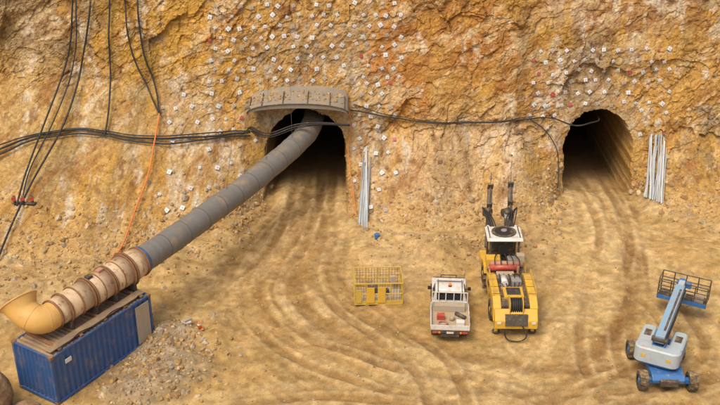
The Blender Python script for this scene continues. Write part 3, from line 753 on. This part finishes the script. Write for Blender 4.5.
# ------------------------------------------------------------ drill jumbo
def jumbo():
    x0,y0=7.42,39.85;e=empty('drill_jumbo',(x0,y0,gz(x0,y0+2)),math.radians(-.5));Y_=M['yel'];e.scale=(.97,.88,.97)
    for i,(x,y) in enumerate([(-.92,1.7),(.92,1.7),(-.92,5.6),(.92,5.6)]):wheel(e,'wheel_%d'%i,(x,y,.58),.58,.42,M['yel'],.04,40)
    box(e,'rear_chassis',(0,2.2,.75),(1.3,4.2,.4),M['dark'])
    for s in(-1,1):
        prism(e,'side_cover_%d'%s,[(.15,.75),(.35,1.45),(1.0,1.75),(3.2,1.78),(3.9,1.5),(4.05,.85),(2.6,.8),(2.35,1.2),(1.1,1.2),(.9,.75)],s*.70,s*1.1,Y_,.04)
        box(e,'cover_vent_%d'%s,(s*1.105,2.9,1.42),(.02,.6,.2),M['blk'])
        for k in range(3):box(e,'step_%d'%k,(s*1.12,4.25,.45+.28*k),(.25,.35,.04),M['dark'])
        for k in range(3):box(e,'cover_seam_%d'%k,(s*.9,1.2+.75*k,1.772),(.38,.02,.012),M['blk'],bev=.002)
    box(e,'engine_deck',(0,2.1,1.42),(1.4,3.3,.2),M['dark'])
    box(e,'engine_cover',(0.0,1.55,1.6),(1.0,1.0,.2),Y_,bev=.05);box(e,'grille',(0,1.55,1.72),(.7,.7,.03),M['dark'])
    for k in range(6):box(e,'louvre_%d'%k,(0,1.28+k*.11,1.745),(.66,.04,.03),M['blk'],rot=(.5,0,0),bev=.003)
    box(e,'air_cleaner_box',(.25,2.6,1.68),(.5,.5,.34),M['steel']);tube(e,'air_filter',[(-.35,2.3,1.72),(-.35,3.0,1.72)],.18,M['white'],18)
    box(e,'battery_box',(-.2,3.45,1.62),(.9,.4,.25),M['tray']);box(e,'deck_plate',(.0,2.15,1.56),(1.1,.25,.06),M['pink'])
    tube(e,'exhaust',[(.45,2.9,1.6),(.45,3.5,1.75),(.45,3.55,2.1)],.07,M['rustm'],12)
    for k in range(5):
        tube(e,'engine_hose_%d'%k,catmull([(-.5+.2*k,3.6,1.6),(-.55+.25*k,3.0,1.85),(-.5+.22*k,2.3,1.75),(-.3+.12*k,1.9,1.6)]),.028,M['blk'],6)
    prism(e,'rear_bumper',[(-.25,.55),(-.25,1.0),(.2,1.45),(.35,1.4),(.35,.55)],-1.05,1.05,Y_,.04)
    box(e,'rear_radiator',(0,-.16,1.02),(1.1,.18,.6),M['dark'],rot=(-.35,0,0))
    for s in(-.32,.32):
        tube(e,'reel_flange',[(s-.02,.5,1.45),(s+.02,.5,1.45)],.50,Y_,30)
    tube(e,'reel_drum',[(-.3,.5,1.45),(.3,.5,1.45)],.38,M['blk'],26)
    for k in range(6):tube(e,'reel_wrap_%d'%k,[(-.25+k*.1,.5+.40*math.cos(a),1.45+.40*math.sin(a)) for a in np.linspace(0,2*math.pi,25)],.04,M['blk'],6)
    for s in(-1,1):
        box(e,'rear_light_%d'%s,(s*.85,-.27,.9),(.2,.04,.12),M['white']);box(e,'jack_%d'%s,(s*.9,.35,.5),(.16,.16,.9),Y_);tube(e,'jack_foot_%d'%s,[(s*.9,.35,.04),(s*.9,.35,.1)],.2,M['dark'],14)
    box(e,'pump_deck',(0,4.45,1.3),(1.9,.95,.14),M['dark'])
    tube(e,'red_receiver',[(-.95,4.25,1.62),(.6,4.25,1.62)],.17,M['red'],18)
    tube(e,'faded_receiver',[(-.85,4.72,1.6),(.85,4.72,1.6)],.17,M['pink'],18)
    for x in(-.97,.62):tube(e,'tank_cap',[(x-.03,4.25,1.62),(x+.03,4.25,1.62)],.10,M['steel'],14)
    box(e,'hydraulic_tank',(-.65,5.15,1.5),(.75,.6,.6),Y_);box(e,'valve_block',(.5,5.15,1.5),(.8,.5,.5),M['steel'])
    box(e,'electric_cabinet',(.75,5.0,1.85),(.4,.4,.4),M['tray'])
    for k in range(5):tube(e,'pump_hose_%d'%k,catmull([(-.6+.3*k,4.0,1.5),(-.65+.32*k,4.5,1.95),(-.5+.22*k,5.2,1.95),(-.4+.2*k,5.7,1.6)]),.03,M['blk'],6)
    box(e,'front_chassis',(0,6.3,.8),(1.5,3.0,.5),M['dark']);
    for s in(-1,1):prism(e,'front_fender_%d'%s,[(4.9,.9),(5.1,1.3),(6.1,1.3),(6.5,.95),(7.6,.95),(7.6,.6),(6.4,.6),(6.2,1.1),(5.2,1.15)],s*.72,s*1.12,Y_,.03)
    for x in(-.75,.75):
        for y in(5.8,7.15):box(e,'canopy_post',(x,y,1.75),(.1,.1,1.65),M['dark'])
    prism(e,'canopy_roof',[(5.6,2.54),(5.75,2.62),(7.15,2.62),(7.35,2.54),(7.35,2.47),(5.6,2.47)],-.95,.95,M['white'],.04)
    tube(e,'canopy_plate',[(0,6.5,2.625),(0,6.5,2.68)],.66,M['dark'],26);tube(e,'canopy_ring',[(0,6.5,2.68),(0,6.5,2.70)],.50,M['blk'],26)
    tube(e,'canopy_hub',[(0,6.5,2.70),(0,6.5,2.76)],.16,M['steel'],16)
    for k in (-1,1):box(e,'canopy_rib_%d'%k,(k*.8,6.5,2.64),(.04,1.35,.04),M['blk'],bev=.004)
    box(e,'seat',(0,6.2,1.45),(.5,.5,.15),M['blk']);box(e,'seat_back',(0,5.95,1.8),(.5,.12,.6),M['blk']);box(e,'console',(0,7.0,1.6),(1.3,.25,.5),M['dark'])
    for x in(-.75,.75):
        tube(e,'work_light',[(x,7.4,2.5),(x,7.48,2.48)],.09,M['white'],12)
    def beam(nm,a,b,w,h,mt):
        d=(b-a);q=d.to_track_quat('Y','Z');c=(a+b)/2
        V=[c+q@Vector((x*w/2,y*d.length/2,z*h/2)) for x in(-1,1) for y in(-1,1) for z in(-1,1)]
        return mesh_obj(nm,V,CF,mt,e,bev=.02)
    for s in(-1,1):
        b0=Vector((s*.40,7.6,1.25));b1=Vector((s*.50,9.3,2.0));b2=Vector((s*.50,9.9,2.2))
        tube(e,'boom_pivot_%d'%s,[(s*.45,7.55,.8),(s*.45,7.55,1.6)],.24,Y_,16)
        beam('boom_%d'%s,b0,b1,.3,.34,M['dark']);beam('boom_ext_%d'%s,b1,b2,.2,.22,M['steel'])
        tube(e,'lift_cylinder_%d'%s,[b0+Vector((0,.1,-.35)),b0.lerp(b1,.6)+Vector((0,0,-.15))],.08,M['steel'],10)
        tube(e,'rotator_%d'%s,[b2-Vector((.15*s,.1,0)),b2+Vector((.2*s,.1,0))],.26,M['dark'],16)
        f0=Vector((s*.62,8.4,.7));f1=Vector((s*.35,10.9,3.4)) if s<0 else Vector((s*.85,11.3,3.3))
        beam('feed_rail_%d'%s,f0,f1,.28,.2,M['dark'])
        d=(f1-f0).normalized();upv=Vector((0,-d.z,d.y))
        beam('feed_edge_%d'%s,f0+upv*.12+d*.1,f1+upv*.12-d*.1,.12,.05,M['rustm'])
        beam('rock_drill_%d'%s,f0+d*1.0+upv*.26,f0+d*1.95+upv*.26,.34,.3,M['dark'])
        beam('cradle_%d'%s,f0+d*1.5-upv*.2,f0+d*2.6-upv*.2,.36,.14,Y_)
        tube(e,'drill_rod_%d'%s,[f0+d*1.9+upv*.24,f1+d*.75+upv*.24],.02,M['dark'],8)
        beam('centraliser_%d'%s,f1-d*.16,f1+d*.02+upv*.34,.32,.14,M['dark']);beam('mid_guide_%d'%s,f1-d*1.3+upv*.05,f1-d*1.15+upv*.36,.3,.12,M['dark'])
        tube(e,'feed_hose_reel_%d'%s,[f0+d*1.2+Vector((.16,0,0)),f0+d*1.2+Vector((.22,0,0))],.28,M['blk'],18)
        for k in range(5):
            tube(e,'hose_%d_%d'%(s,k),catmull([Vector((s*(.12+.08*k),7.3,1.5)),Vector((s*(.25+.13*k),8.0,2.2+.10*k)),Vector((s*(.5+.11*k),8.9,2.6+.10*k)),f0+d*1.4+upv*.5]),.034,M['blk'],7)
    tube(e,'trailing_hose',catmull([(.2,-.2,.9),(.5,-.5,.35),(.2,-.6,.06),(-.4,-.45,.06),(-.6,-.3,.5)]),.035,M['blk'],7)
    tubes(e,'guard_rails',[[(s*1.05,1.0,1.75),(s*1.05,1.0,2.05),(s*1.05,3.3,2.05),(s*1.05,3.3,1.75)] for s in(-1,1)],.022,Y_,6)
jumbo()

# ------------------------------------------------------------ boom lift
def lift():
    x0,y0=13.6,36.85;e=empty('boom_lift',(x0,y0,gz(x0,y0)),math.radians(-2));Bm=M['liftb']
    for i,(x,y) in enumerate([(-1.08,-1.1),(1.08,-1.1),(-1.08,1.25),(1.08,1.25)]):wheel(e,'wheel_%d'%i,(x,y,.46),.46,.38,Bm,.035,36)
    prism(e,'chassis',[(-1.3,.42),(-1.35,.62),(-1.1,.78),(1.3,.78),(1.55,.62),(1.5,.42)],-.72,.72,Bm,.04)
    for y in(-1.1,1.25):box(e,'axle',(0,y,.48),(1.9,.22,.22),Bm)
    box(e,'front_box',(0,-1.42,.55),(.8,.18,.28),M['dark'])
    tube(e,'slew_ring',[(0,.2,.78),(0,.2,.92)],.5,M['dark'],28)
    t=bpy.data.objects.new('turntable',None);col.objects.link(t);t.parent=e;t.location=(0,.45,0);t.rotation_euler=(0,0,math.radians(-25))
    def rprism(nm,cx,cy,w,l,z0,z1,mt,r=.35,ins=.06):
        V=[];m=[]
        for (sx,sy,a0) in((1,1,0),(-1,1,90),(-1,-1,180),(1,-1,270)):
            for k in range(7):
                a=math.radians(a0+15*k);m.append((cx+sx*(w/2-r)+r*math.cos(a),cy+sy*(l/2-r)+r*math.sin(a)))
        n=len(m)
        for (z,i) in((z0,0),(z1-ins,0),(z1,ins)):
            for (x,y) in m:
                V.append((cx+(x-cx)*(1-i/(w/2)),cy+(y-cy)*(1-i/(l/2)),z))
        F=[tuple(range(n))[::-1],tuple(range(2*n,3*n))]
        for q in range(2):
            for k in range(n):F.append((q*n+k,q*n+(k+1)%n,(q+1)*n+(k+1)%n,(q+1)*n+k))
        return mesh_obj(nm,V,F,mt,t)
    rprism('turntable_base',0,-.1,2.0,2.3,.92,1.04,M['liftb'],.5)
    rprism('counterweight',0,-.95,2.0,.75,1.04,1.78,M['liftg'],.34)
    rprism('hood_left',-.68,.05,.62,1.5,1.042,1.70,M['liftg'],.2);rprism('hood_right',.68,.05,.62,1.5,1.042,1.70,M['liftg'],.2)
    for s in(-1,1):
        box(t,'hood_vent_%d'%s,(s*.68,.1,1.705),(.3,.5,.03),M['dark']);box(t,'hood_stripe_%d'%s,(s*.995,.05,1.35),(.012,1.0,.14),Bm)
        box(t,'boom_support_%d'%s,(s*.26,-.55,1.6),(.07,.8,1.1),Bm)
        box(t,'warning_label_%d'%s,(s*.55,-1.335,1.4),(.22,.012,.14),M['yel'])
    def beam(nm,a,b,w,h,mt):
        a=Vector(a);b=Vector(b);d=(b-a);q=d.to_track_quat('Y','Z');c=(a+b)/2
        V=[c+q@Vector((x*w/2,y*d.length/2,z*h/2)) for x in(-1,1) for y in(-1,1) for z in(-1,1)]
        return mesh_obj(nm,V,CF,mt,t,bev=.02)
    beam('lower_boom',(0,-.95,1.6),(0,2.2,1.65),.40,.36,Bm)
    beam('main_boom',(0,-1.05,2.2),(0,3.3,2.45),.42,.40,M['liftl'])
    beam('boom_stripe',(0.1,-.6,2.43),(0.1,2.9,2.63),.10,.02,M['dark'])
    beam('boom_extension',(0,3.3,2.45),(0,3.8,2.48),.28,.29,M['liftg'])
    beam('boom_nose',(0,3.8,2.6),(0,4.1,1.7),.3,.3,Bm)
    beam('jib',(-.12,4.0,1.75),(.1,4.6,1.4),.2,.2,M['liftl'])
    tube(t,'lift_ram',[(0,.0,1.3),(0,1.7,2.1)],.07,M['steel'],10)
    tube(t,'boom_pivot',[(-.34,-1.0,2.18),(.34,-1.0,2.18)],.13,M['dark'],16)
    for k in range(2):tube(t,'boom_hose_%d'%k,catmull([(.25+.05*k,-.9,2.25),(.29+.05*k,.8,2.45),(.27+.04*k,2.9,2.55),(.2,4.0,1.9)]),.022,M['blk'],6)
    P=[];W,D=2.3,.9;yb=5.0;zo=.40
    for z in(.55,.95,1.25,1.6):
        P+=[[(-W/2,yb-D/2,z+zo),(W/2,yb-D/2,z+zo),(W/2,yb+D/2,z+zo),(-W/2,yb+D/2,z+zo),(-W/2,yb-D/2,z+zo)]]
    for x in(-W/2,-W/4,0,W/4,W/2):
        for y in(yb-D/2,yb+D/2):P.append([(x,y,.5+zo),(x,y,1.6+zo)])
    tubes(t,'basket_rails',P,.028,M['dark'],7)
    box(t,'basket_floor',(0,yb,.52+zo),(W,D,.06),M['dark']);box(t,'basket_toe',(0,yb-D/2-.03,.62+zo),(W,.03,.22),Bm)
    box(t,'control_console',(0,yb-D/2+.12,1.5+zo),(.7,.25,.25),Bm);box(t,'basket_box',(.75,yb,.75+zo),(.5,.4,.35),M['tray'])
lift()

# ------------------------------------------------------------ small items
c=empty('traffic_cone',(-7.7,39.95,gz(-7.7,39.95)),.4);box(c,'base',(0,0,.02),(.36,.36,.04),M['orange']);tube(c,'body',[(0,0,.04),(0,0,.45)],[.12,.03],M['orange'],16);tube(c,'band',[(0,0,.22),(0,0,.30)],[.092,.072],M['white'],16)
s_=empty('cement_bag',(-8.35,40.2,gz(-8.35,40.2)+.02),.5)
box(s_,'bag_lower',(0,0,.08),(.45,.3,.14),M['white'],bev=.05);box(s_,'bag_upper',(.05,.03,.2),(.42,.28,.12),M['tray'],rot=(0,.05,.3),bev=.05)

# ------------------------------------------------------------ camera, light, world
cam=bpy.data.cameras.new('Camera');co=bpy.data.objects.new('Camera',cam);col.objects.link(co);scene.camera=co
cam.sensor_width=36;cam.lens=50;cam.clip_end=2000
co.location=(0,0,27.5);co.rotation_euler=(math.radians(90-27),0,0)
el_,az=math.radians(60),math.radians(215)
sun=bpy.data.lights.new('Sun','SUN');so=bpy.data.objects.new('Sun',sun);col.objects.link(so)
sun.energy=1.5;sun.angle=math.radians(26);sun.color=(1,.92,.76)
d=Vector((math.sin(az)*math.cos(el_),math.cos(az)*math.cos(el_),math.sin(el_)))
so.rotation_euler=d.to_track_quat('Z','Y').to_euler()
w=bpy.data.worlds.new('World');scene.world=w;w.use_nodes=True;nt=w.node_tree
sk=nt.nodes.new('ShaderNodeTexSky');sk.sky_type='NISHITA';sk.sun_disc=False;sk.sun_elevation=el_;sk.sun_rotation=az;sk.dust_density=6;sk.air_density=1;sk.ozone_density=.5
nt.links.new(sk.outputs[0],nt.nodes['Background'].inputs[0]);nt.nodes['Background'].inputs[1].default_value=.15
scene.view_settings.view_transform='Standard';scene.view_settings.look='None';scene.view_settings.exposure=0
